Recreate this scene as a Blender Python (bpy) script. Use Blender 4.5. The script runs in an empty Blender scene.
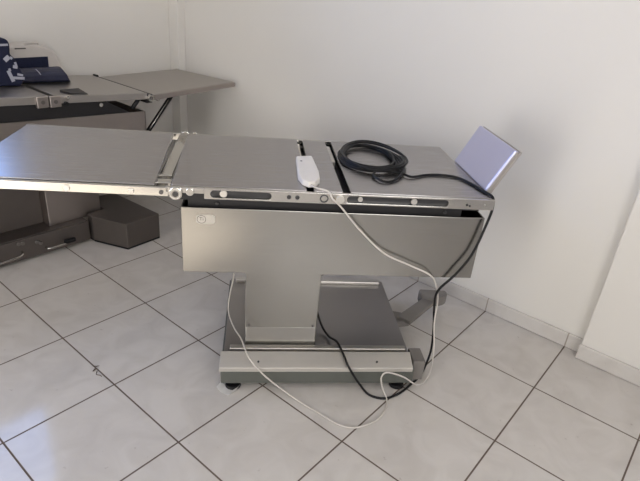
import bpy, bmesh, math, random
from mathutils import Vector, Matrix
random.seed(3)
S = bpy.context.scene
COL = S.collection
PI = math.pi
TILE = 0.38

# ------------------------------------------------------------------ helpers
class MB:
    """collects shapes into one bmesh; off is subtracted from every point"""
    def __init__(s, off=(0, 0, 0)):
        s.bm = bmesh.new(); s.off = Vector(off); s.smooth = False
    def _merge(s, b):
        me = bpy.data.meshes.new('t'); b.to_mesh(me); b.free(); s.bm.from_mesh(me); bpy.data.meshes.remove(me)
    def box(s, x0, x1, y0, y1, z0, z1, bev=0.0, seg=2, M=None):
        b = bmesh.new(); bmesh.ops.create_cube(b, size=1)
        for v in b.verts:
            v.co = Vector(((x0+x1)/2 + v.co.x*(x1-x0), (y0+y1)/2 + v.co.y*(y1-y0), (z0+z1)/2 + v.co.z*(z1-z0)))
        if bev: bmesh.ops.bevel(b, geom=b.edges[:], offset=bev, segments=seg, affect='EDGES', profile=0.5)
        if M: bmesh.ops.transform(b, matrix=M, verts=b.verts)
        s._merge(b); return s
    def prism(s, pts, d, bev=0.0, seg=2):
        """polygon of 3D points extruded by vector d"""
        b = bmesh.new(); vs = [b.verts.new(p) for p in pts]; f = b.faces.new(vs)
        r = bmesh.ops.extrude_face_region(b, geom=[f])
        nv = [g for g in r['geom'] if isinstance(g, bmesh.types.BMVert)]
        bmesh.ops.translate(b, vec=Vector(d), verts=nv)
        bmesh.ops.recalc_face_normals(b, faces=b.faces)
        if bev: bmesh.ops.bevel(b, geom=b.edges[:], offset=bev, segments=seg, affect='EDGES', profile=0.5)
        s._merge(b); return s
    def hexa(s, bottom, top, bev=0.0, seg=2):
        b = bmesh.new(); B = [b.verts.new(p) for p in bottom]; T = [b.verts.new(p) for p in top]; n = len(B)
        b.faces.new(B); b.faces.new(T)
        for i in range(n): b.faces.new((B[i], B[(i+1) % n], T[(i+1) % n], T[i]))
        bmesh.ops.recalc_face_normals(b, faces=b.faces)
        if bev: bmesh.ops.bevel(b, geom=b.edges[:], offset=bev, segments=seg, affect='EDGES', profile=0.5)
        s._merge(b); return s
    def cyl(s, p0, p1, r, r2=None, n=20, bev=0.0):
        p0, p1 = Vector(p0), Vector(p1); d = p1-p0
        b = bmesh.new(); bmesh.ops.create_cone(b, cap_ends=True, segments=n, radius1=r, radius2=r if r2 is None else r2, depth=d.length)
        if bev:
            ed = [e for e in b.edges if len(e.link_faces) == 2 and any(len(f.verts) > 4 for f in e.link_faces)]
            bmesh.ops.bevel(b, geom=ed, offset=bev, segments=2, affect='EDGES', profile=0.5)
        M = Matrix.Translation((p0+p1)/2) @ d.to_track_quat('Z', 'Y').to_matrix().to_4x4()
        bmesh.ops.transform(b, matrix=M, verts=b.verts); s._merge(b); return s
    def ring(s, c, axis, R, r, n=24):
        axis = Vector(axis).normalized(); a = axis.orthogonal().normalized(); bb = axis.cross(a)
        pts = [Vector(c)+a*R*math.cos(2*PI*i/n)+bb*R*math.sin(2*PI*i/n) for i in range(n)]
        s._sweep(pts, r, 8, True); return s
    def tube(s, pts, r, n=8, sub=8):
        P = [Vector(p) for p in pts]; out = []
        for i in range(len(P)-1):
            a = P[max(i-1, 0)]; b = P[i]; c = P[i+1]; d = P[min(i+2, len(P)-1)]
            for k in range(sub):
                t = k/sub
                out.append(0.5*((2*b)+(c-a)*t+(2*a-5*b+4*c-d)*t*t+(3*b-a-3*c+d)*t**3))
        out.append(P[-1]); s._sweep(out, r, n, False); return s
    def _sweep(s, pts, r, n, closed):
        b = bmesh.new(); rings = []; m = len(pts); nrm = None
        for i, p in enumerate(pts):
            if closed: t = pts[(i+1) % m]-pts[i-1]
            else: t = pts[min(i+1, m-1)]-pts[max(i-1, 0)]
            t = t.normalized()
            if nrm is None: nrm = t.orthogonal().normalized()
            nrm = (nrm-t*nrm.dot(t)).normalized(); bi = t.cross(nrm)
            rings.append([b.verts.new(p+nrm*r*math.cos(2*PI*k/n)+bi*r*math.sin(2*PI*k/n)) for k in range(n)])
        for i in range(m if closed else m-1):
            A, B = rings[i], rings[(i+1) % m]
            for k in range(n): b.faces.new((A[k], A[(k+1) % n], B[(k+1) % n], B[k]))
        if not closed: b.faces.new(rings[0]); b.faces.new(rings[-1])
        bmesh.ops.recalc_face_normals(b, faces=b.faces)
        for f in b.faces: f.smooth = True
        s._merge(b)
    def build(s, name, mat, parent=None, label=None, smooth=False):
        bmesh.ops.translate(s.bm, vec=-s.off, verts=s.bm.verts)
        me = bpy.data.meshes.new(name); s.bm.to_mesh(me); s.bm.free()
        if smooth:
            for p in me.polygons: p.use_smooth = True
        me.materials.append(mat)
        o = bpy.data.objects.new(name, me); COL.objects.link(o)
        if parent: o.parent = parent
        if label: o['label'] = label
        return o

def tag(o, label, cat, group=None):
    o['label'] = label; o['category'] = cat
    if group: o['group'] = group
    return o
def empty(name, loc, rz=0):
    o = bpy.data.objects.new(name, None); COL.objects.link(o); o.location = loc; o.rotation_euler = (0, 0, rz)
    o.empty_display_size = 0.1
    return o
def struct(o): o['kind'] = 'structure'; return o
def recenter(o):
    """put a top-level mesh's origin under its middle"""
    vs = [v.co for v in o.data.vertices]
    c = Vector(((min(v.x for v in vs)+max(v.x for v in vs))/2, (min(v.y for v in vs)+max(v.y for v in vs))/2, min(v.z for v in vs)))
    o.data.transform(Matrix.Translation(-c)); o.location = c
    return o

# ------------------------------------------------------------------ materials
def new_mat(name):
    m = bpy.data.materials.new(name); m.use_nodes = True
    nt = m.node_tree; return m, nt, nt.nodes['Principled BSDF']
def N(nt, typ, **kw):
    n = nt.nodes.new(typ)
    for k, v in kw.items(): setattr(n, k, v)
    return n
def plain(name, col, rough=0.5, metal=0.0, spec=0.5, var=0.06, scale=30, bump=0.0):
    m, nt, b = new_mat(name)
    b.inputs['Roughness'].default_value = rough; b.inputs['Metallic'].default_value = metal
    b.inputs['Specular IOR Level'].default_value = spec
    tc = N(nt, 'ShaderNodeTexCoord'); no = N(nt, 'ShaderNodeTexNoise'); no.inputs['Scale'].default_value = scale; no.inputs['Detail'].default_value = 4
    nt.links.new(tc.outputs['Object'], no.inputs['Vector'])
    mx = N(nt, 'ShaderNodeMix', data_type='RGBA')
    mx.inputs[6].default_value = (*[c*(1-var) for c in col], 1); mx.inputs[7].default_value = (*[min(1, c*(1+var)) for c in col], 1)
    nt.links.new(no.outputs['Fac'], mx.inputs[0]); nt.links.new(mx.outputs[2], b.inputs['Base Color'])
    if bump:
        bp = N(nt, 'ShaderNodeBump'); bp.inputs['Strength'].default_value = bump; bp.inputs['Distance'].default_value = 0.01
        nt.links.new(no.outputs['Fac'], bp.inputs['Height']); nt.links.new(bp.outputs['Normal'], b.inputs['Normal'])
    return m
def steel(name, col, rough, streak=(2, 60, 60), amount=0.12, bump=0.02, across=None, aniso=0.8, var=0.07):
    """brushed stainless: fine streaks along one axis change gloss and tone"""
    m, nt, b = new_mat(name)
    b.inputs['Metallic'].default_value = 1.0
    if across:
        b.inputs['Anisotropic'].default_value = aniso
        vt = N(nt, 'ShaderNodeVectorTransform', vector_type='VECTOR', convert_from='OBJECT', convert_to='WORLD'); vt.inputs[0].default_value = across
        nt.links.new(vt.outputs[0], b.inputs['Tangent'])
    tc = N(nt, 'ShaderNodeTexCoord'); mp = N(nt, 'ShaderNodeMapping'); mp.inputs['Scale'].default_value = streak
    no = N(nt, 'ShaderNodeTexNoise'); no.inputs['Scale'].default_value = 6; no.inputs['Detail'].default_value = 6
    nt.links.new(tc.outputs['Object'], mp.inputs['Vector']); nt.links.new(mp.outputs['Vector'], no.inputs['Vector'])
    mr = N(nt, 'ShaderNodeMapRange'); mr.inputs['To Min'].default_value = rough-amount/2; mr.inputs['To Max'].default_value = rough+amount/2
    nt.links.new(no.outputs['Fac'], mr.inputs['Value']); nt.links.new(mr.outputs['Result'], b.inputs['Roughness'])
    mx = N(nt, 'ShaderNodeMix', data_type='RGBA')
    mx.inputs[6].default_value = (*[c*(1-var) for c in col], 1); mx.inputs[7].default_value = (*[min(1, c*(1+var)) for c in col], 1)
    nt.links.new(no.outputs['Fac'], mx.inputs[0]); nt.links.new(mx.outputs[2], b.inputs['Base Color'])
    bp = N(nt, 'ShaderNodeBump'); bp.inputs['Strength'].default_value = bump; bp.inputs['Distance'].default_value = 0.004
    nt.links.new(no.outputs['Fac'], bp.inputs['Height']); nt.links.new(bp.outputs['Normal'], b.inputs['Normal'])
    return m

def tile_mat(name, xonly=False, grout=(0.125, 0.092, 0.072, 1)):
    m, nt, b = new_mat(name)
    tc = N(nt, 'ShaderNodeTexCoord'); sp = N(nt, 'ShaderNodeSeparateXYZ')
    geo = N(nt, 'ShaderNodeNewGeometry')
    nt.links.new(geo.outputs['Position'], sp.inputs['Vector'])
    masks = []; cells = []
    for ax in ('X',) if xonly else ('X', 'Y'):
        dv = N(nt, 'ShaderNodeMath', operation='DIVIDE'); dv.inputs[1].default_value = TILE
        nt.links.new(sp.outputs[ax], dv.inputs[0])
        rd = N(nt, 'ShaderNodeMath', operation='ROUND'); nt.links.new(dv.outputs[0], rd.inputs[0])
        sb = N(nt, 'ShaderNodeMath', operation='SUBTRACT'); nt.links.new(dv.outputs[0], sb.inputs[0]); nt.links.new(rd.outputs[0], sb.inputs[1])
        ab = N(nt, 'ShaderNodeMath', operation='ABSOLUTE'); nt.links.new(sb.outputs[0], ab.inputs[0])
        lt = N(nt, 'ShaderNodeMapRange'); lt.inputs['From Min'].default_value = 0.0066; lt.inputs['From Max'].default_value = 0.0085
        lt.inputs['To Min'].default_value = 1; lt.inputs['To Max'].default_value = 0
        nt.links.new(ab.outputs[0], lt.inputs['Value']); masks.append(lt)
        fl = N(nt, 'ShaderNodeMath', operation='FLOOR'); nt.links.new(dv.outputs[0], fl.inputs[0]); cells.append(fl)
    if xonly: mask = masks[0].outputs[0]
    else:
        mm = N(nt, 'ShaderNodeMath', operation='MAXIMUM'); nt.links.new(masks[0].outputs[0], mm.inputs[0]); nt.links.new(masks[1].outputs[0], mm.inputs[1]); mask = mm.outputs[0]
    # marbling
    no = N(nt, 'ShaderNodeTexNoise'); no.inputs['Scale'].default_value = 7; no.inputs['Detail'].default_value = 7; no.inputs['Distortion'].default_value = 1.2
    nt.links.new(geo.outputs['Position'], no.inputs['Vector'])
    cr = N(nt, 'ShaderNodeValToRGB'); e = cr.color_ramp.elements
    e[0].position = 0.30; e[0].color = (0.560, 0.528, 0.492, 1); e[1].position = 0.62; e[1].color = (0.625, 0.595, 0.560, 1)
    nt.links.new(no.outputs['Fac'], cr.inputs['Fac'])
    # small scuffs
    n2 = N(nt, 'ShaderNodeTexNoise'); n2.inputs['Scale'].default_value = 38; n2.inputs['Detail'].default_value = 3
    nt.links.new(geo.outputs['Position'], n2.inputs['Vector'])
    r2 = N(nt, 'ShaderNodeMapRange'); r2.inputs['From Min'].default_value = 0.70; r2.inputs['From Max'].default_value = 0.76; r2.inputs['To Max'].default_value = 0.35
    nt.links.new(n2.outputs['Fac'], r2.inputs['Value'])
    m1 = N(nt, 'ShaderNodeMix', data_type='RGBA'); m1.inputs[7].default_value = (0.27, 0.22, 0.19, 1)
    nt.links.new(r2.outputs[0], m1.inputs[0]); nt.links.new(cr.outputs['Color'], m1.inputs[6])
    m2 = N(nt, 'ShaderNodeMix', data_type='RGBA'); m2.inputs[7].default_value = grout
    nt.links.new(mask, m2.inputs[0]); nt.links.new(m1.outputs[2], m2.inputs[6]); nt.links.new(m2.outputs[2], b.inputs['Base Color'])
    ro = N(nt, 'ShaderNodeMapRange'); ro.inputs['To Min'].default_value = 0.09; ro.inputs['To Max'].default_value = 0.8
    nt.links.new(mask, ro.inputs['Value']); nt.links.new(ro.outputs[0], b.inputs['Roughness'])
    iv = N(nt, 'ShaderNodeMath', operation='SUBTRACT'); iv.inputs[0].default_value = 1; nt.links.new(mask, iv.inputs[1])
    bp = N(nt, 'ShaderNodeBump'); bp.inputs['Strength'].default_value = 0.4; bp.inputs['Distance'].default_value = 0.002
    nt.links.new(iv.outputs[0], bp.inputs['Height']); nt.links.new(bp.outputs['Normal'], b.inputs['Normal'])
    b.inputs['Specular IOR Level'].default_value = 0.5
    return m

M_tile = tile_mat('floor_tile'); M_base_tile = tile_mat('baseboard_tile', True, (0.34, 0.30, 0.26, 1))
M_wall = plain('wall_paint', (0.73, 0.705, 0.66), 0.75, 0, 0.2, 0.025, 3, 0.0)
M_ceil = plain('ceiling_paint', (0.80, 0.78, 0.76), 0.85, 0, 0.2, 0.02, 3)
M_panel = steel('brushed_panel', (0.42, 0.405, 0.40), 0.27, (1, 90, 90), 0.03, 0.002, across=(0, 1, 0), var=0.02)
M_shroud = steel('brushed_shroud', (0.34, 0.33, 0.305), 0.24, (2, 60, 60), across=(0, 0, 1), aniso=0.35)
M_deck = steel('brushed_deck', (0.34, 0.325, 0.315), 0.36)
M_trim = steel('satin_steel', (0.62, 0.595, 0.555), 0.40)
M_chrome = plain('polished_steel', (0.54, 0.525, 0.49), 0.18, 1.0, var=0.03)
M_edge = plain('edge_steel', (0.42, 0.39, 0.36), 0.45, 0.8)
M_dkchrome = plain('slot_steel', (0.07, 0.07, 0.072), 0.30, 0.8, var=0.1)
M_black = plain('black_paint', (0.012, 0.011, 0.012), 0.5, 0, 0.4)
M_rubber = plain('black_rubber', (0.007, 0.007, 0.008), 0.45, 0, 0.3)
M_paint = plain('grey_green_paint', (0.10, 0.105, 0.092), 0.45, 0.0, 0.5, 0.12, 12)
M_pedal = plain('grey_paint', (0.19, 0.175, 0.16), 0.5, 0.0, 0.5, 0.15, 14)
M_cover = plain('cover_steel', (0.58, 0.555, 0.51), 0.45, 0.65, 0.5, 0.04, 25)
M_white = plain('white_plastic', (0.78, 0.74, 0.68), 0.4)
M_cord = plain('white_cord', (0.60, 0.565, 0.52), 0.5)
M_dark = plain('dark_gap', (0.03, 0.027, 0.026), 0.6)
M_dirt = plain('brown_dirt', (0.10, 0.075, 0.06), 0.8)
M_lav = plain('lavender_steel', (0.60, 0.60, 0.78), 0.30, 0.75, var=0.04, scale=6)  # even lavender tint in the base colour
M_old = steel('dull_steel', (0.40, 0.36, 0.335), 0.38)
M_old_shaded = plain('shaded_dull_steel', (0.125, 0.108, 0.098), 0.45, 0.6, 0.4, 0.06, 20)  # darker copy of the dull steel, low-level shade put into its colour
M_old_dark = steel('dull_dark_steel', (0.24, 0.22, 0.21), 0.34)
M_old_top = steel('dull_top_steel', (0.45, 0.425, 0.40), 0.40)
M_navy = plain('navy_cloth', (0.008, 0.011, 0.034), 0.7, 0, 0.3, 0.25, 60, 0.3)
M_navy2 = plain('navy_satin', (0.018, 0.021, 0.048), 0.45, 0, 0.5, 0.2, 40, 0.2)
M_letter = plain('white_print', (0.36, 0.37, 0.43), 0.6)
M_case = plain('ivory_plastic', (0.56, 0.52, 0.475), 0.45)
M_paper = plain('paper', (0.93, 0.92, 0.89), 0.8)
M_badge = plain('badge_foil', (0.50, 0.48, 0.44), 0.4, 0.7)
M_ink = plain('badge_ink', (0.10, 0.09, 0.085), 0.6)
M_frame = plain('window_frame_paint', (0.75, 0.75, 0.75), 0.4)

# ------------------------------------------------------------------ room
XL, XR, YB, YF, H = -1.648, 3.10, 1.905, -3.2, 2.75
TH = 0.12
WY0, WY1, WZ0, WZ1 = -0.95, 0.74, 1.44, 2.35       # window in the left wall
EY0, EY1, EZ0, EZ1 = -1.9, 0.1, 0.9, 2.3         # unseen window added in the right wall to brighten the left wall
DX0, DX1, DZ0, DZ1 = 0.30, 1.25, 0.0, 2.0          # open doorway in the front wall (behind the camera)
o = struct(MB().box(XL-TH, XR+TH, YF-TH, YB+TH, -0.08, 0).build('floor', M_tile))
o = struct(MB().box(XL-TH, XR+TH, YF-TH, YB+TH, H, H+0.08).build('ceiling', M_ceil))
struct(MB().box(XL-TH, XR+TH, YB, YB+TH, 0, H).build('wall_back', M_wall))
w = MB(); w.box(XR, XR+TH, YF-TH, EY0, 0, H).box(XR, XR+TH, EY1, YB, 0, H).box(XR, XR+TH, EY0, EY1, 0, EZ0).box(XR, XR+TH, EY0, EY1, EZ1, H)
struct(w.build('wall_right', M_wall))
w = MB(); w.box(XL-TH, XL, YF-TH, WY0, 0, H).box(XL-TH, XL, WY1, YB, 0, H).box(XL-TH, XL, WY0, WY1, 0, WZ0).box(XL-TH, XL, WY0, WY1, WZ1, H)
struct(w.build('wall_left', M_wall))
w = MB(); w.box(XL, DX0, YF-TH, YF, 0, H).box(DX1, XR, YF-TH, YF, 0, H).box(DX0, DX1, YF-TH, YF, DZ1, H)
struct(w.build('wall_front', M_wall))
f = MB(); t = 0.03
f.box(XL-0.09, XL-0.05, WY0, WY0+t, WZ0, WZ1).box(XL-0.09, XL-0.05, WY1-t, WY1, WZ0, WZ1).box(XL-0.09, XL-0.05, WY0, WY1, WZ0, WZ0+t).box(XL-0.09, XL-0.05, WY0, WY1, WZ1-t, WZ1)
struct(f.build('window_1', M_frame))
f = MB()
f.box(DX0-0.05, DX0, YF-TH-0.01, YF+0.01, 0, DZ1+0.05).box(DX1, DX1+0.05, YF-TH-0.01, YF+0.01, 0, DZ1+0.05).box(DX0-0.05, DX1+0.05, YF-TH-0.01, YF+0.01, DZ1, DZ1+0.05)
struct(f.build('door_1', M_frame))
f = MB()
f.box(XR+0.05, XR+0.09, EY0, EY0+t, EZ0, EZ1).box(XR+0.05, XR+0.09, EY1-t, EY1, EZ0, EZ1).box(XR+0.05, XR+0.09, EY0, EY1, EZ0, EZ0+t).box(XR+0.05, XR+0.09, EY0, EY1, EZ1-t, EZ1)
struct(f.build('fill_window', M_frame))
# wall pillar on the right, small chase in the corner
PX, PY = 1.205, 1.858
struct(MB().box(PX, XR, PY, YB, 0, H, 0.004).build('trim_1', M_wall))
struct(MB().box(XL, -1.558, 1.845, YB, 0, H, 0.004).build('trim_2', M_wall))
# skirting of cut floor tile
BH = 0.072
struct(MB().box(-1.558, PX, YB-0.011, YB, 0.002, BH, 0.0015).build('baseboard_back', M_base_tile))
struct(MB().box(PX-0.004, XR, PY-0.011, PY, 0.002, BH, 0.0015).build('baseboard_right', M_base_tile))
struct(MB().box(XL, XL+0.011, YF, 1.845, 0.002, BH, 0.0015).build('baseboard_left', M_base_tile))

# ------------------------------------------------------------------ front operating table
TH_T = math.radians(45.8)
UV = Vector((math.cos(TH_T), math.sin(TH_T), 0)); VV = Vector((-math.sin(TH_T), math.cos(TH_T), 0))
CU, CV = 0.88, 0.55
OFF = (CU, CV, 0)
def W(u, v, z): return UV*u+VV*v+Vector((0, 0, z))
T = empty('operating_table', W(CU, CV, 0), TH_T)
tag(T, 'stainless steel operating table in the middle, with cables lying on its top and hanging down', 'operating table')
def B(): return MB(OFF)

# base
b = B(); b.box(0.655, 1.378, 0.236, 0.862, 0.028, 0.098, 0.006)
base = b.build('base_frame', M_paint, T, 'grey green painted base')
B().box(0.662, 1.372, 0.262, 0.850, 0.098, 0.112, 0.003).build('deck_plate', M_deck, T)
b = B(); b.hexa([(0.650, 0.226, 0.092), (1.366, 0.226, 0.092), (1.366, 0.302, 0.092), (0.650, 0.302, 0.092)],
               [(0.650, 0.226, 0.110), (1.366, 0.226, 0.110), (1.366, 0.290, 0.136), (0.652, 0.290, 0.136)], 0.002)
cov = b.build('base_cover', M_cover, T)
B().box(0.684, 1.352, 0.303, 0.326, 0.110, 0.139, 0.003).build('cover_lip', M_trim, cov)
for (a, c) in ((0.79, 0.238), (1.23, 0.238)):
    B().cyl((a, 0.250, 0.118), (a, 0.246, 0.1235), 0.004, n=10).build('screw', M_dkchrome, cov)
b = B(); b.box(0.684, 1.352, 0.812, 0.840, 0.110, 0.128, 0.004)
b.build('base_cover', M_trim, T)
for (a, c) in ((0.70, 0.262), (1.325, 0.262), (0.70, 0.82), (1.325, 0.82)):
    ft = B(); ft.cyl((a, c, 0.0), (a, c, 0.013), 0.030, 0.027, 24, 0.002).cyl((a, c, 0.012), (a, c, 0.034), 0.011, n=12)
    ft.build('levelling_foot', M_rubber, T)
# bracket at the right end
b = B(); b.box(1.376, 1.425, 0.262, 0.345, 0.050, 0.112, 0.003); b.box(1.376, 1.421, 0.258, 0.264, 0.028, 0.116, 0.001)
b.build('end_bracket', M_pedal, T)
# pedal
pd = B(); pd.hexa([(1.372, 0.560, 0.050), (1.450, 0.575, 0.050), (1.450, 0.660, 0.050), (1.372, 0.660, 0.050)],
                  [(1.372, 0.560, 0.078), (1.430, 0.585, 0.072), (1.430, 0.650, 0.072), (1.372, 0.660, 0.078)], 0.004)
pd.hexa([(1.395, 0.605, 0.066), (1.445, 0.562, 0.066), (1.600, 0.715, 0.070), (1.560, 0.755, 0.070)],
        [(1.395, 0.605, 0.086), (1.445, 0.562, 0.086), (1.600, 0.715, 0.090), (1.560, 0.755, 0.090)], 0.003)
ped = pd.build('foot_pedal', M_pedal, T, 'grey foot pedal')
pp = B()
arc = []
c0 = Vector((1.605, 0.772, 0.0)); R1 = 0.068
for i in range(13):
    a = math.radians(150+i*(230/12)); arc.append(c0+Vector((R1*math.cos(a), R1*0.75*math.sin(a), 0)))
bot = [(p.x, p.y, 0.058) for p in arc]; top = [(p.x, p.y, 0.108) for p in arc]
pp.hexa(bot, top, 0.006)
pp.build('pedal_pad', M_pedal, ped, smooth=False)
# column
B().box(0.736, 1.006, 0.352, 0.760, 0.198, 0.470, 0.003).build('column', M_shroud, T)
B().hexa([(0.740, 0.336, 0.110), (1.006, 0.336, 0.110), (1.006, 0.756, 0.110), (0.740, 0.756, 0.110)], [(0.740, 0.358, 0.1965), (1.004, 0.358, 0.1965), (1.004, 0.756, 0.1965), (0.740, 0.756, 0.1965)], 0.002).build('column_skirt', M_shroud, T)
for a in (0.752, 0.990):
    B().cyl((a, 0.3525, 0.207), (a, 0.3495, 0.207), 0.0045, n=12).build('screw', M_ink, T)
# shroud
SU0, SU1, SV0, SV1, SZ0, SZ1 = 0.528, 1.534, 0.285, 0.815, 0.470, 0.705
q = 0.006
b = B(); b.box(SU0, SU1, SV0, SV0+q, SZ0, SZ1, 0.002).box(SU0, SU1, SV1-q, SV1, SZ0, SZ1, 0.002)
b.box(SU0, SU0+q, SV0+q, SV1-q, SZ0, SZ1, 0.002).box(SU1-q, SU1, SV0+q, SV1-q, SZ0, SZ1, 0.002).box(SU0+q, SU1-q, SV0+q, SV1-q, SZ0, SZ0+q)
shr = b.build('shroud', M_shroud, T)
for a, zz in ((0.640, 0.712), (1.395, 0.712)):
    pass
# badge : round printed mark beside a blank foil field
bd = B()
pts = []
for (cx, cz, a0) in ((0.592, 0.6725, 90), (0.592, 0.6575, 180)):
    for i in range(7):
        a = math.radians(a0+i*15); pts.append((cx+0.017*math.cos(a), SV0, cz+0.0085*math.sin(a)))
for (cx, cz, a0) in ((0.618, 0.6575, 270), (0.618, 0.6725, 0)):
    for i in range(7):
        a = math.radians(a0+i*15); pts.append((cx+0.017*math.cos(a), SV0, cz+0.0085*math.sin(a)))
bd.prism(pts, (0, -0.0012, 0))
badge = bd.build('badge', M_badge, shr, 'small foil sticker with a round printed mark')
rg = B(); rg.ring((0.592, SV0-0.0013, 0.665), (0, 1, 0), 0.0135, 0.0009); rg.build('badge_ring', M_ink, badge)
def text_mesh(name, body, size, M, mat, parent, off):
    cu = bpy.data.curves.new(name, 'FONT'); cu.body = body; cu.size = size; cu.extrude = 0.0003; cu.align_x = 'CENTER'; cu.align_y = 'CENTER'
    ob = bpy.data.objects.new(name, cu); COL.objects.link(ob)
    dg = bpy.context.evaluated_depsgraph_get(); me = bpy.data.meshes.new_from_object(ob.evaluated_get(dg))
    bpy.data.objects.remove(ob); me.transform(M); me.transform(Matrix.Translation(-Vector(off)))
    me.materials.clear(); me.materials.append(mat)
    o2 = bpy.data.objects.new(name, me); COL.objects.link(o2); o2.parent = parent; return o2
text_mesh('badge_letters', 'Ti', 0.017, Matrix.Translation((0.592, SV0-0.0014, 0.666)) @ Matrix.Rotation(PI/2, 4, 'X'), M_ink, badge, OFF)

# inner frame carrying the panels; its black block paints the shaded recess
b = B(); b.box(0.548, 1.455, 0.300, 0.800, 0.640, 0.752, 0.004)
b.box(0.50, 1.50, 0.275, 0.315, 0.735, 0.765).box(0.50, 1.50, 0.785, 0.822, 0.735, 0.765)
und = b.build('under_frame', M_black, T)
for a in (0.640, 1.395):
    B().cyl((a, 0.301, 0.716), (a, 0.294, 0.716), 0.005, n=12).build('screw', M_dkchrome, und)

# panels
PZ0, PZ1, PV0, PV1 = 0.774, 0.787, 0.262, 0.832
def panel(u0, u1, name, v0=PV0, v1=PV1, skew=0.0):
    b = B(); b.hexa([(u0, v0, PZ0), (u1, v0, PZ0), (u1, v1, PZ0), (u0-skew, v1, PZ0)], [(u0, v0, PZ1), (u1, v0, PZ1), (u1, v1, PZ1), (u0-skew, v1, PZ1)], 0.0025)
    return b.build(name, M_panel, T)
panel(0.505, 0.921, 'back_panel', skew=0.02)
panel(0.943, 1.036, 'middle_panel')
panel(1.060, 1.530, 'seat_panel')
# steel cross pieces seen down in the gaps
B().box(0.924, 0.931, 0.66, 0.82, 0.745, 0.772).build('gap_bar', M_trim, T)
B().box(1.041, 1.053, 0.60, 0.80, 0.745, 0.774).build('gap_bar', M_trim, T)

# side rails : one bar with two long slots
def slotted_rail(u0, u1, v0, v1, z0, z1, slots, step=None):
    b = B(); zt, zb = z1-0.0055, z0+0.0055
    if step: b.box(u0, step, v0, v1, z1-0.018, z1, 0.0015)
    s0 = step if step else u0
    b.box(s0, u1, v0, v1, zt, z1, 0.001); b.box(s0, u1, v0, v1, z0, zb, 0.001)
    x = s0
    for (a, c) in slots:
        b.box(x, a, v0, v1, zb-0.001, zt+0.001); x = c
        # rounded ends of the slot
        for (ex, sg) in ((a, 1), (c, -1)):
            hh = (zt-zb)/2; zm = (zt+zb)/2
            for sz in (1, -1):
                pts = [(ex, v0, zm+sz*hh)]+[(ex+sg*(hh-hh*math.cos(math.radians(k*15))), v0, zm+sz*hh*math.sin(math.radians(k*15))) for k in range(7)]
                b.prism(pts, (0, v1-v0, 0))
    b.box(x, u1, v0, v1, zb-0.001, zt+0.001)
    return b
RZ0, RZ1 = 0.7535, 0.788
SL = [(0.624, 0.810), (1.046, 1.378)]
rail = slotted_rail(0.492, 1.532, 0.240, 0.252, RZ0, RZ1, SL, 0.606).build('side_rail', M_chrome, T)
for a, c in SL: B().box(a-0.004, c+0.004, 0.2525, 0.2575, RZ0+0.003, RZ1-0.003).build('slot_back', M_dkchrome, rail)
def disc(u, z, r, mat=M_chrome, name='bolt', par=rail, v=0.240, h=0.005):
    return B().cyl((u, v+0.001, z), (u, v-h, z), r, n=20, bev=0.0012).build(name, mat, par)
disc(0.664, 0.7715, 0.0115, M_trim, 'bolt', h=0.006, v=0.246); disc(1.264, 0.7715, 0.0105, M_trim, 'bolt', v=0.246, h=0.006); disc(1.090, 0.771, 0.008, M_trim, 'bolt', v=0.248)
for a in (0.864, 0.890): disc(a, 0.771, 0.007, M_dkchrome, 'screw', h=0.002)
B().ring((0.974, 0.2395, 0.771), (0, 1, 0), 0.0115, 0.0022).build('ring', M_dkchrome, rail)
disc(1.024, 0.772, 0.013, M_trim, 'knob', h=0.010)
disc(1.440, 0.769, 0.0045, M_dkchrome, 'screw', h=0.002); disc(1.450, 0.766, 0.0035, M_dkchrome, 'screw', h=0.002); disc(1.500, 0.771, 0.003, M_trim, 'screw', h=0.0015)
# back rail, end bar
B().box(0.492, 1.532, 0.838, 0.850, 0.752, 0.784, 0.0015).build('side_rail', M_chrome, T)
B().box(1.531, 1.541, 0.278, 0.832, 0.755, 0.780, 0.0015).build('end_bar', M_trim, T)
b = B(); b.box(0.945, 1.04, 0.255, 0.262, 0.772, 0.783)
b.build('gap_strip', M_black, T)

# leg section (left leaf), lifted slightly towards its free end
def lf(u, v, z): return (u, v, z+max(0, 0.48-u)*0.006)
def lbox(u0, u1, v0, v1, z0, z1, mat, name, par, bev=0.002, skew=0.0):
    b = B(); b.hexa([lf(u0, v0, z0), lf(u1+skew, v0, z0), lf(u1, v1, z0), lf(u0, v1, z0)], [lf(u0, v0, z1), lf(u1+skew, v0, z1), lf(u1, v1, z1), lf(u0, v1, z1)], bev)
    return b.build(name, mat, par)
leaf = lbox(-0.115, 0.432, 0.258, 0.828, 0.774, 0.788, M_panel, 'leg_panel', T, 0.0025, skew=0.025)
lr = lbox(-0.125, 0.500, 0.240, 0.252, 0.757, 0.785, M_chrome, 'side_rail', T, 0.0015)
lbox(-0.125, 0.470, 0.838, 0.850, 0.757, 0.783, M_chrome, 'side_rail', T, 0.0015)
lbox(-0.10, 0.43, 0.30, 0.80, 0.758, 0.773, M_black, 'leg_frame', T, 0.0)
for a, r, mt in ((0.207, 0.0105, M_trim), (0.392, 0.008, M_trim), (0.479, 0.0065, M_ink)):
    z = lf(a, 0, 0.770)[2]; disc(a, z, r, mt, 'bolt', lr, h=0.004)
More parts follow.
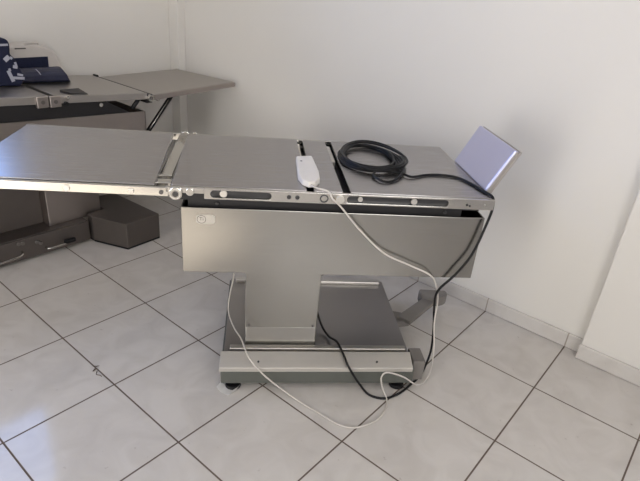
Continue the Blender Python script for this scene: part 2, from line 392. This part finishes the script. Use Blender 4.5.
# hinges
hb = B(); hb.box(0.446, 0.486, 0.268, 0.836, 0.755, 0.766, 0.002).box(0.452, 0.500, 0.300, 0.335, 0.766, 0.779, 0.003).box(0.450, 0.492, 0.372, 0.384, 0.766, 0.776, 0.002)
hb.build('hinge_bar', M_chrome, T)
for vv, sg, uu in ((0.240, -1, 0.522), (0.850, 1, 0.470)):
    h = B(); h.cyl((uu, vv-sg*0.004, 0.770), (uu, vv+sg*0.010, 0.770), 0.0205, n=28, bev=0.002)
    hg = h.build('hinge', M_chrome, T)
    B().cyl((uu, vv+sg*0.009, 0.770), (uu, vv+sg*0.013, 0.770), 0.010, n=6).build('hinge_bolt', M_dkchrome, hg)
    B().ring((uu, vv+sg*0.0105, 0.770), (0, 1, 0), 0.0145, 0.0015).build('hinge_washer', M_trim, hg)
    B().cyl((uu+0.042, vv-sg*0.002, 0.776), (uu+0.042, vv+sg*0.006, 0.776), 0.0125, n=24, bev=0.0015).build('hinge_stop', M_chrome, hg)
# hinge lug between the sections at the back
B().cyl((0.476, 0.834, 0.778), (0.476, 0.850, 0.778), 0.016, n=24, bev=0.002).build('hinge_lug', M_chrome, T)

# head section tilted up
hd = Vector((0.075, 0, 0.150)).normalized(); hn = Vector((-hd.z, 0, hd.x))
p0 = Vector((1.528, 0, 0.788)); L = 0.164; tk = 0.020
def hp(s, n, v): p = p0+hd*s+hn*n; return (p.x, v, p.z)
b = B(); v0, v1 = 0.325, 0.648
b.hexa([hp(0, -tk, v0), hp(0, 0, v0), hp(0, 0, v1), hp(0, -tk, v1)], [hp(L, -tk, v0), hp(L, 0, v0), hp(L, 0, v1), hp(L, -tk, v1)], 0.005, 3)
head = b.build('head_panel', M_lav, T, 'lavender head rest plate')
b = B(); b.hexa([hp(0.0, -tk-0.004, v0-0.004), hp(0.0, -tk+0.003, v0-0.004), hp(0.0, -tk+0.003, v1+0.002), hp(0.0, -tk-0.004, v1+0.002)],
               [hp(L+0.004, -tk-0.004, v0-0.004), hp(L+0.004, -tk+0.003, v0-0.004), hp(L+0.004, -tk+0.003, v1+0.002), hp(L+0.004, -tk-0.004, v1+0.002)], 0.001)
b.build('back_plate', M_edge, head)
b = B(); b.hexa([hp(0.002, -tk+0.003, v0-0.003), hp(0.002, -0.006, v0-0.003), hp(0.002, -0.006, v0+0.004), hp(0.002, -tk+0.003, v0+0.004)],
               [hp(L-0.003, -tk+0.003, v0-0.003), hp(L-0.003, -0.006, v0-0.003), hp(L-0.003, -0.006, v0+0.004), hp(L-0.003, -tk+0.003, v0+0.004)], 0.001)
b.build('edge_strip', M_edge, head)
for vv in (0.42, 0.57):
    B().tube([(1.50, vv, 0.764), (1.548, vv, 0.762), (1.560, vv, 0.775), hp(0.03, -tk+0.002, vv)], 0.006).build('head_arm', M_trim, T)

# ------------------------------------------------------------------ hand control and cord
rc = empty('hand_control', W(0.935, 0.44, 0.787), TH_T)
tag(rc, 'white hand control lying on the table top, its white cord trailing to the floor', 'hand control')
OFR = (0.935, 0.44, 0.787)
bz0, bz1 = 0.7875, 0.808
out = [(0.901, 0.548), (0.960, 0.562), (0.970, 0.40), (0.967, 0.325), (0.950, 0.290), (0.928, 0.282), (0.908, 0.302), (0.897, 0.350)]
MB(OFR).hexa([(x, y, bz0) for x, y in out], [(x*0.97+0.933*0.03, y*0.98+0.42*0.02, bz1) for x, y in out], 0.004, 3).build('control_body', M_white, rc)
MB(OFR).cyl((0.916, 0.49, bz1-0.001), (0.916, 0.49, bz1+0.001), 0.004, n=12).build('indicator', M_ink, rc)
cr = 0.0030
cordpts = [(0.931, 0.292, 0.797), (0.950, 0.262, 0.797), (0.985, 0.240, 0.795), (1.000, 0.228, 0.775), (1.030, 0.240, 0.745), (1.103, 0.262, 0.658), (1.196, 0.262, 0.574), (1.292, 0.262, 0.530), (1.372, 0.262, 0.493),
           (1.410, 0.285, 0.440), (1.440, 0.310, 0.360), (1.450, 0.320, 0.250), (1.470, 0.318, 0.130), (1.470, 0.305, 0.035), (1.440, 0.270, 0.010), (1.392, 0.228, 0.030), (1.330, 0.212, 0.080), (1.265, 0.208, 0.105), (1.244, 0.206, 0.085), (1.253, 0.205, 0.040), (1.268, 0.180, 0.008),
           (1.262, 0.145, 0.005), (1.240, 0.105, 0.005), (1.204, 0.070, 0.005), (1.150, 0.045, 0.005), (1.110, 0.040, 0.005), (1.065, 0.060, 0.005), (1.028, 0.092, 0.005), (0.950, 0.160, 0.006), (0.878, 0.205, 0.030), (0.808, 0.214, 0.092),
           (0.757, 0.232, 0.150), (0.725, 0.330, 0.160), (0.694, 0.430, 0.140), (0.668, 0.520, 0.150), (0.670, 0.540, 0.210), (0.690, 0.540, 0.330), (0.700, 0.540, 0.466)]
MB(OFR).tube(cordpts, cr).build('cord', M_cord, rc)

# ------------------------------------------------------------------ black cable : coil, then over the end, floor, column
cb = B()
def coil(pts, z, n=1): return [(x, y, z) for x, y in pts]
path = []
cu0, cv0 = 1.183, 0.612
rnd = random.Random(11)
turns = 9; spt = 14; ph = [rnd.uniform(0, 6.28) for _ in range(turns)]; dx = [rnd.uniform(-0.016, 0.016) for _ in range(turns+1)]; dy = [rnd.uniform(-0.020, 0.020) for _ in range(turns+1)]; sc = [rnd.uniform(0.80, 1.10) for _ in range(turns+1)]
for i in range(turns*spt+1):
    a = 2*PI*i/spt; k = min(i//spt, turns-1); t = i/spt-k
    ox = dx[k]*(1-t)+dx[k+1]*t; oy = dy[k]*(1-t)+dy[k+1]*t; rr = sc[k]*(1-t)+sc[k+1]*t+0.035*math.sin(3*a+ph[k])
    path.append((cu0+ox+0.108*rr*math.cos(a), cv0+oy+0.152*rr*math.sin(a), 0.7925+0.0018*k+0.005*(0.5+0.5*math.sin(2*a+ph[k]))))
lastz = path[-1][2]
path += [(1.305, 0.575, lastz), (1.292, 0.52, 0.808), (1.27, 0.44, 0.802), (1.225, 0.375, 0.793), (1.185, 0.36, 0.793), (1.160, 0.41, 0.797), (1.19, 0.455, 0.803), (1.235, 0.445, 0.800),
         (1.274, 0.435, 0.796), (1.300, 0.420, 0.793), (1.359, 0.450, 0.792), (1.416, 0.458, 0.792), (1.470, 0.440, 0.792), (1.500, 0.385, 0.792), (1.520, 0.310, 0.792), (1.534, 0.268, 0.788), (1.5385, 0.260, 0.755),
         (1.532, 0.262, 0.692), (1.506, 0.262, 0.577), (1.462, 0.262, 0.495), (1.418, 0.275, 0.420), (1.432, 0.310, 0.330), (1.468, 0.360, 0.200), (1.482, 0.370, 0.080), (1.464, 0.350, 0.020), (1.428, 0.300, 0.007), (1.388, 0.262, 0.006),
         (1.329, 0.210, 0.006), (1.264, 0.180, 0.006), (1.205, 0.195, 0.010), (1.163, 0.206, 0.055), (1.120, 0.222, 0.118), (1.105, 0.262, 0.140), (1.088, 0.335, 0.146), (1.066, 0.395, 0.125), (1.045, 0.450, 0.130), (1.026, 0.480, 0.170), (1.013, 0.490, 0.215), (1.009, 0.490, 0.235)]
cb.tube(path, 0.0046, 8, 4)
cable = MB(); me = bpy.data.meshes.new('t'); bmesh.ops.translate(cb.bm, vec=-Vector(OFF), verts=cb.bm.verts)
bmesh.ops.transform(cb.bm, matrix=Matrix.Translation(W(CU, CV, 0)) @ Matrix.Rotation(TH_T, 4, 'Z'), verts=cb.bm.verts)
cb.bm.to_mesh(me); cb.bm.free(); cable.bm.from_mesh(me)
co = recenter(cable.build('power_cable', M_rubber))
tag(co, 'black cable coiled on the table top and hanging over its right end to the floor', 'cable')

# folded paper under the left foot
pb = MB()
def wpt(u, v, z): p = W(u, v, z); return (p.x, p.y, p.z)
pr_ = [[wpt(0.640, 0.240, 0.010), wpt(0.655, 0.268, 0.012)], [wpt(0.655, 0.222, 0.002), wpt(0.672, 0.255, 0.002)], [wpt(0.684, 0.205, 0.001), wpt(0.700, 0.235, 0.001)], [wpt(0.712, 0.222, 0.010), wpt(0.722, 0.240, 0.012)], [wpt(0.722, 0.232, 0.020), wpt(0.728, 0.243, 0.020)]]
vv = [[pb.bm.verts.new(p) for p in r] for r in pr_]
for i in range(len(vv)-1): pb.bm.faces.new((vv[i][0], vv[i+1][0], vv[i+1][1], vv[i][1]))
r = bmesh.ops.solidify(pb.bm, geom=pb.bm.faces[:], thickness=0.0025)
po = recenter(pb.build('paper_shim', M_paper)); po.location.z = 0.001
tag(po, 'folded scrap of white paper tucked under the front left table foot', 'paper')

# grout chip on the floor
cb2 = MB(); rnd = random.Random(5)
for i in range(3):
    a = Vector((-0.142+0.018*i, 0.376-0.001*i, 0.003)); pts = [a]
    for k in range(4): pts.append(pts[-1]+Vector((rnd.uniform(-0.004, 0.012), rnd.uniform(-0.009, 0.009), rnd.uniform(-0.0005, 0.0015))))
    cb2.tube(pts, 0.0015, 6, 4)
c2 = recenter(cb2.build('debris_curl', M_dirt)); c2.location.z = 0.0002
tag(c2, 'tiny dark curl of debris on a tile joint, left floor', 'debris')

# ------------------------------------------------------------------ left operating table (upper part tilted along its length)
T2O = Vector((-1.30, 0.55, 0))
T2 = empty('operating_table', T2O)
tag(T2, 'dull steel operating table against the left wall with bag and white case on it', 'operating table')
def C(): return MB(T2O)
XF, XK = -1.04, -1.575
def tz(y): return 0.812-0.060*(y-0.55)            # top height along the main section
def tbox(y0, y1, x0, x1, d0, d1, mat, name, par, bev=0.002):
    b = C(); b.hexa([(x0, y0, tz(y0)+d0), (x1, y0, tz(y0)+d0), (x1, y1, tz(y1)+d0), (x0, y1, tz(y1)+d0)], [(x0, y0, tz(y0)+d1), (x1, y0, tz(y0)+d1), (x1, y1, tz(y1)+d1), (x0, y1, tz(y1)+d1)], bev)
    return b.build(name, mat, par)
YE = 1.256
tbox(0.10, 0.758, XK, XF-0.012, -0.014, 0, M_old_top, 'seat_panel', T2)
tbox(0.785, YE, XK, XF-0.012, -0.014, 0, M_old_top, 'back_panel', T2)
rl = tbox(0.10, YE+0.005, XF-0.010, XF, -0.034, -0.001, M_old_top, 'side_rail', T2, 0.001)
tbox(0.10, YE+0.005, XK-0.012, XK-0.002, -0.034, -0.003, M_old_top, 'side_rail', T2, 0.001)
tbox(0.12, 1.03, XF-0.10, XF-0.020, -0.105, -0.016, M_black, 'under_frame', T2, 0.002)
b = C(); xs = (XF-0.045, XF-0.012)
b.prism([(XF-0.016, 0.12, tz(0.12)-0.115), (XF-0.016, 1.165, tz(1.165)-0.100), (XF-0.016, 1.02, tz(1.02)-0.030), (XF-0.016, 0.12, tz(0.12)-0.030)], (-0.045, 0, 0))
b.build('side_plate', M_black, T2)
C().cyl((XF-0.017, 1.005, 0.732), (XF-0.006, 1.005, 0.732), 0.010, n=16, bev=0.002).build('bolt', M_chrome, T2)
# clamp blocks on the rail
for y0, y1 in ((0.690, 0.742), (0.748, 0.800)):
    z0 = tz((y0+y1)/2)
    cl = C(); cl.box(XF-0.004, XF+0.016, y0, y1, z0-0.048, z0+0.004, 0.004); ck = cl.build('rail_clamp', M_old, T2)
    ym = (y0+y1)/2; C().cyl((XF+0.015, ym, z0-0.022), (XF+0.019, ym, z0-0.022), 0.009, n=16).build('clamp_screw', M_old_dark, ck)
C().cyl((XF-0.002, 0.825, tz(0.82)-0.035), (XF+0.014, 0.825, tz(0.82)-0.035), 0.010, n=14).build('bolt', M_rubber, T2)
C().cyl((XF-0.002, 0.836, tz(0.83)-0.008), (XF+0.012, 0.836, tz(0.83)-0.008), 0.008, n=14).build('bolt', M_chrome, T2)
# shroud
SX0, SX1 = -1.56, -1.055
b = C()
def sh(y): return 0.700-0.030*(y-0.55)/0.7
for (x0, x1, y0, y1) in ((SX1-0.006, SX1, 0.05, 1.255), (SX0, SX0+0.006, 0.05, 1.255), (SX0, SX1, 0.05, 0.056), (SX0, SX1, 1.249, 1.255)):
    b.hexa([(x0, y0, sh(y0)-0.235), (x1, y0, sh(y0)-0.235), (x1, y1, sh(y1)-0.235), (x0, y1, sh(y1)-0.235)], [(x0, y0, sh(y0)), (x1, y0, sh(y0)), (x1, y1, sh(y1)), (x0, y1, sh(y1))], 0.001)
b.hexa([(SX0, 0.05, sh(0.05)-0.235), (SX1, 0.05, sh(0.05)-0.235), (SX1, 1.255, sh(1.255)-0.235), (SX0, 1.255, sh(1.255)-0.235)], [(SX0, 0.05, sh(0.05)-0.229), (SX1, 0.05, sh(0.05)-0.229), (SX1, 1.255, sh(1.255)-0.229), (SX0, 1.255, sh(1.255)-0.229)])
b.build('shroud', M_old, T2)
# end leaf
ly0, ly1 = 1.292, 1.860
def lz(y): return 0.760+0.020*(y-1.283)/0.577
b = C(); b.hexa([(XK+0.015, ly0, lz(ly0)-0.024), (XF+0.010, ly0, lz(ly0)-0.024), (XF+0.005, ly1, lz(ly1)-0.024), (XK+0.052, ly1-0.055, lz(ly1)-0.024)],
               [(XK+0.015, ly0, lz(ly0)), (XF+0.010, ly0, lz(ly0)), (XF+0.005, ly1, lz(ly1)), (XK+0.052, ly1-0.055, lz(ly1))], 0.003)
leaf2 = b.build('leg_panel', M_old_top, T2)
C().hexa([(XF+0.002, ly0+0.006, lz(ly0)-0.030), (XF+0.014, ly0+0.006, lz(ly0)-0.030), (XF+0.010, ly1+0.004, lz(ly1)-0.028), (XF-0.002, ly1+0.004, lz(ly1)-0.028)],
         [(XF+0.002, ly0+0.006, lz(ly0)-0.004), (XF+0.014, ly0+0.006, lz(ly0)-0.004), (XF+0.010, ly1+0.004, lz(ly1)-0.004), (XF-0.002, ly1+0.004, lz(ly1)-0.004)], 0.001).build('side_rail', M_old, leaf2)
C().box(XK+0.012, XF, YE+0.002, ly0-0.001, 0.715, 0.7600, 0.001).build('hinge_bar', M_black, T2)
for xx in (XF+0.004, XK-0.008):
    h = C(); sg = 1 if xx > -1.3 else -1
    h.cyl((xx-0.006*sg, 1.275, 0.742), (xx+0.014*sg, 1.275, 0.742), 0.018, n=20, bev=0.002).cyl((xx-0.006*sg, 1.322, 0.733), (xx+0.008*sg, 1.322, 0.733), 0.012, n=16, bev=0.002)
    hg = h.build('hinge', M_chrome, T2)
    C().cyl((xx+0.013*sg, 1.275, 0.742), (xx+0.017*sg, 1.275, 0.742), 0.009, n=8).build('hinge_bolt', M_ink, hg)
C().cyl((XK+0.005, 1.262, 0.770), (XK+0.040, 1.264, 0.770), 0.008, n=12).build('hinge_pin', M_rubber, T2)
# struts holding the leaf
for xx in (XF-0.035, XK+0.06):
    st = C(); st.tube([(xx, 1.268, 0.545), (xx, 1.435, 0.728)], 0.0125, 10, 2); so = st.build('strut', M_rubber, T2)
    C().tube([(xx+0.014, 1.280, 0.570), (xx+0.014, 1.408, 0.715)], 0.0025, 8, 2).build('strut_rod', M_chrome, so)
    C().cyl((xx-0.012, 1.268, 0.548), (xx+0.014, 1.268, 0.548), 0.013, n=14).build('strut_pivot', M_old, so)
C().tube([(XF-0.02, 1.180, 0.690), (XF-0.02, 1.235, 0.752)], 0.011, 10, 2).build('lift_arm', M_rubber, T2)
# base, column
C().box(-1.50, -1.082, 0.05, 0.888, 0.012, 0.122, 0.003).build('base_frame', M_old_shaded, T2)
C().box(-1.495, -1.092, 0.06, 0.880, 0.121, 0.126, 0.001).build('deck_plate', M_old_dark, T2)
C().box(-1.47, -1.135, 0.708, 0.990, 0.126, 0.49, 0.003).build('column', M_old, T2)
C().box(-1.47, -1.20, 0.12, 0.707, 0.126, 0.47, 0.003).build('column_dark_block', M_old_shaded, T2, 'dark recessed block beside the column')  # dark block closing the open gap left of the column
for yy, sgn, grip in ((0.60, 1, True), (0.49, -1, False)):
    if grip:
        k = C(); k.tube([(-1.080, 0.650, 0.046), (-1.058, 0.655, 0.046), (-1.054, 0.690, 0.046), (-1.054, 0.745, 0.047)], 0.0055, 8, 6)
        hd2 = k.build('lever', M_chrome, T2)
        C().box(-1.068, -1.048, 0.735, 0.795, 0.044, 0.066, 0.006).build('lever_grip', M_rubber, hd2)
    else:
        k = C(); k.tube([(-1.080, 0.535, 0.060), (-1.060, 0.530, 0.056), (-1.052, 0.500, 0.050), (-1.052, 0.40, 0.046)], 0.0055, 8, 6)
        hd2 = k.build('lever', M_chrome, T2)
for yy, zz in ((0.527, 0.106), (0.545, 0.103), (0.612, 0.088), (0.628, 0.078)):
    C().cyl((-1.083, yy, zz), (-1.074, yy, zz), 0.010, n=14, bev=0.002).build('screw', M_old_dark, T2)

# ------------------------------------------------------------------ steel box on the floor beside it
sb = empty('steel_box', (-1.0, 1.04, 0))
tag(sb, 'low dull steel box on the floor between the two operating tables', 'box')
o3 = (-1.0, 1.04, 0)
ft = [(-1.070, 0.902), (-0.872, 0.982), (-0.884, 1.190), (-1.30, 1.165), (-1.30, 1.000), (-1.120, 1.000), (-1.120, 0.902)]
MB(o3).hexa([(x, y, 0.010) for x, y in ft], [(x, y, 0.150) for x, y in ft], 0.004).build('box_body', M_old_shaded, sb)
MB(o3).hexa([(x*0.985-0.015, y*0.99+0.0104, 0.0) for x, y in ft], [(x*0.985-0.015, y*0.99+0.0104, 0.011) for x, y in ft]).build('box_foot', M_rubber, sb)

# ------------------------------------------------------------------ things on the left table
ca = empty('equipment_case', (-1.53, 0.84, tz(0.84)))
tag(ca, 'ivory rounded plastic case with dark band on the left table behind the navy bag', 'case')
oc = (-1.53, 0.84, tz(0.84))
def zc(y): return tz(y)+0.001
prof = [(0.52, zc(0.52)), (1.030, zc(1.030)), (1.030, 0.845), (1.024, 0.883), (1.008, 0.918), (0.985, 0.940), (0.950, 0.955), (0.917, 0.962), (0.75, 0.957), (0.52, 0.955)]
MB(oc).prism([(-1.46, y, z) for y, z in prof], (-0.13, 0, 0), 0.010, 3).build('case_body', M_case, ca)
MB(oc).prism([(-1.459, 0.60, 0.850), (-1.459, 0.959, 0.852), (-1.459, 0.961, 0.904), (-1.459, 0.60, 0.902)], (0.004, 0, 0), 0.0015).build('front_band', M_navy, ca, 'dark blue front band')
MB(oc).tube([(-1.48, 0.866, 0.955), (-1.48, 0.870, 0.966), (-1.48, 0.926, 0.969), (-1.48, 0.931, 0.960)], 0.005).build('carry_handle', M_case, ca)
MB(oc).box(-1.462, -1.456, 0.806, 0.858, 0.944, 0.950).build('latch', M_ink, ca)

bg = empty('fabric_bag', (-1.34, 0.66, tz(0.66)))
tag(bg, 'navy blue fabric bag with white lettering, slumped on the table at the left edge', 'bag')
ob = (-1.34, 0.66, tz(0.66))
prof = [(0.30, tz(0.30)+0.003), (0.66, tz(0.66)+0.003), (0.742, tz(0.742)+0.004), (0.762, 0.838), (0.752, 0.869), (0.740, 0.898), (0.730, 0.930), (0.712, 0.950), (0.716, 0.975), (0.717, 0.998), (0.710, 1.014), (0.69, 1.022), (0.55, 1.021), (0.40, 1.02), (0.30, 1.0)]
MB(ob).prism([(-1.28, y, z) for y, z in prof], (-0.11, 0, 0), 0.010, 4).build('bag_body', M_navy, bg)
# rolled end of the bag lying behind the lettered side
k = MB(ob); n = 18; A = []; D = []
for i in range(n):
    a = 2*PI*i/n; cx = -1.388+0.062*math.cos(a); cz = 0.832+0.031*math.sin(a)
    if math.sin(a) < 0: cz = 0.832+0.030*math.sin(a)
    A.append((cx, 0.56, max(cz, 0)+0.006)); D.append((cx, 1.030-0.045*(math.sin(a)+1)*0.5-0.02*abs(math.cos(a)), cz-(0.016 if math.sin(a) < 0 else 0.0)))
k.hexa(A, D)
k.build('bag_roll', M_navy2, bg)
MB(ob).tube([(-1.334, 0.838, 0.868), (-1.325, 0.846, 0.856), (-1.322, 0.854, 0.842)], 0.0022, 6, 4).build('white_stitch', M_letter, bg)
lt = MB(ob)
def stroke(y0, z0, y1, z1, wd=0.009, x=-1.2795):
    d = Vector((0, y1-y0, z1-z0)).normalized(); n = Vector((0, -d.z, d.y))*wd
    a, c = Vector((x, y0, z0)), Vector((x, y1, z1)); lt.prism([a-n, c-n, c+n, a+n], (0.0015, 0, 0))
stroke(0.682, 0.924, 0.704, 0.941, 0.010); stroke(0.708, 0.938, 0.716, 0.930, 0.006); stroke(0.714, 0.896, 0.733, 0.891, 0.007); stroke(0.729, 0.897, 0.726, 0.915, 0.005)
stroke(0.690, 0.879, 0.706, 0.828, 0.008); stroke(0.708, 0.845, 0.757, 0.839, 0.006); stroke(0.728, 0.860, 0.752, 0.853, 0.005); stroke(0.692, 0.881, 0.702, 0.883, 0.006)
lt.build('lettering', M_letter, bg)
MB(ob).prism([(-1.2805, 0.40, 0.985), (-1.2805, 0.708, 0.988), (-1.2805, 0.708, 0.997), (-1.2805, 0.40, 0.996)], (0.002, 0, 0)).build('reflective_strip', M_letter, bg)

pad = MB()
def pz(y): return tz(y)+0.0005
pad.hexa([(-1.125, 0.845, pz(0.845)), (-1.06, 0.865, pz(0.865)), (-1.05, 0.945, pz(0.945)), (-1.14, 0.945, pz(0.945))], [(-1.125, 0.845, pz(0.845)+0.012), (-1.06, 0.865, pz(0.865)+0.008), (-1.05, 0.945, pz(0.945)+0.003), (-1.14, 0.945, pz(0.945)+0.014)])
pdo = recenter(pad.build('rubber_pad', M_dark))
tag(pdo, 'small black pad on the left table edge beside the rail clamps', 'pad')

# ------------------------------------------------------------------ light
wd = bpy.data.worlds.new('sky'); S.world = wd; wd.use_nodes = True
bgN = wd.node_tree.nodes['Background']; bgN.inputs['Color'].default_value = (0.72, 0.82, 1.0, 1); bgN.inputs['Strength'].default_value = 1.0
def area(name, loc, rot, sx, sy, col, power):
    l = bpy.data.lights.new(name, 'AREA'); l.shape = 'RECTANGLE'; l.size = sx; l.size_y = sy; l.color = col; l.energy = power
    ob_ = bpy.data.objects.new(name, l); COL.objects.link(ob_); ob_.location = loc; ob_.rotation_euler = rot; return l
dl = area('daylight_left', (XL-0.10, (WY0+WY1)/2, (WZ0+WZ1)/2), (0, -PI/2, 0), WZ1-WZ0, WY1-WY0, (0.22, 0.42, 1.0), 18)
dl.spread = math.radians(125)   # narrowed to keep its blue light off the back wall
area('daylight_front', ((DX0+DX1)/2, YF-0.10, (DZ0+DZ1)/2), (PI/2, 0, 0), DX1-DX0, DZ1-DZ0, (1.0, 0.97, 0.93), 49)
sl = bpy.data.lights.new('sun', 'SUN'); sl.energy = 19; sl.angle = 0.02; sl.color = (1.0, 0.92, 0.80)
so_ = bpy.data.objects.new('sun', sl); COL.objects.link(so_); so_.location = (0.7, -6, 4)
so_.rotation_euler = Vector((0.0, 1.0, -0.622)).to_track_quat('-Z', 'Y').to_euler()
area('fill_right', (XR+0.10, (EY0+EY1)/2, (EZ0+EZ1)/2), (0, PI/2, 0), EZ1-EZ0, EY1-EY0, (1.0, 0.96, 0.91), 47)  # fill lamp in the added right window

# ------------------------------------------------------------------ camera (solved from the tile joints)
cam = bpy.data.cameras.new('camera'); co_ = bpy.data.objects.new('camera', cam); COL.objects.link(co_)
cam.sensor_fit = 'HORIZONTAL'; cam.sensor_width = 36; cam.lens = 531.77/640*36; cam.clip_start = 0.02
R = ((0.76063898, -0.343579, 0.55080106), (0.64386098, 0.29093535, -0.707672), (0.08289374, 0.89292222, 0.44251388))
Mx = Matrix(R).to_4x4(); Mx.translation = Vector((3.83289642, -0.93635284, 3.65207929))*TILE
co_.matrix_world = Mx
S.camera = co_
S.view_settings.view_transform = 'Standard'; S.view_settings.look = 'None'; S.view_settings.gamma = 1; S.view_settings.use_curve_mapping = False
S.view_settings.exposure = 0.0
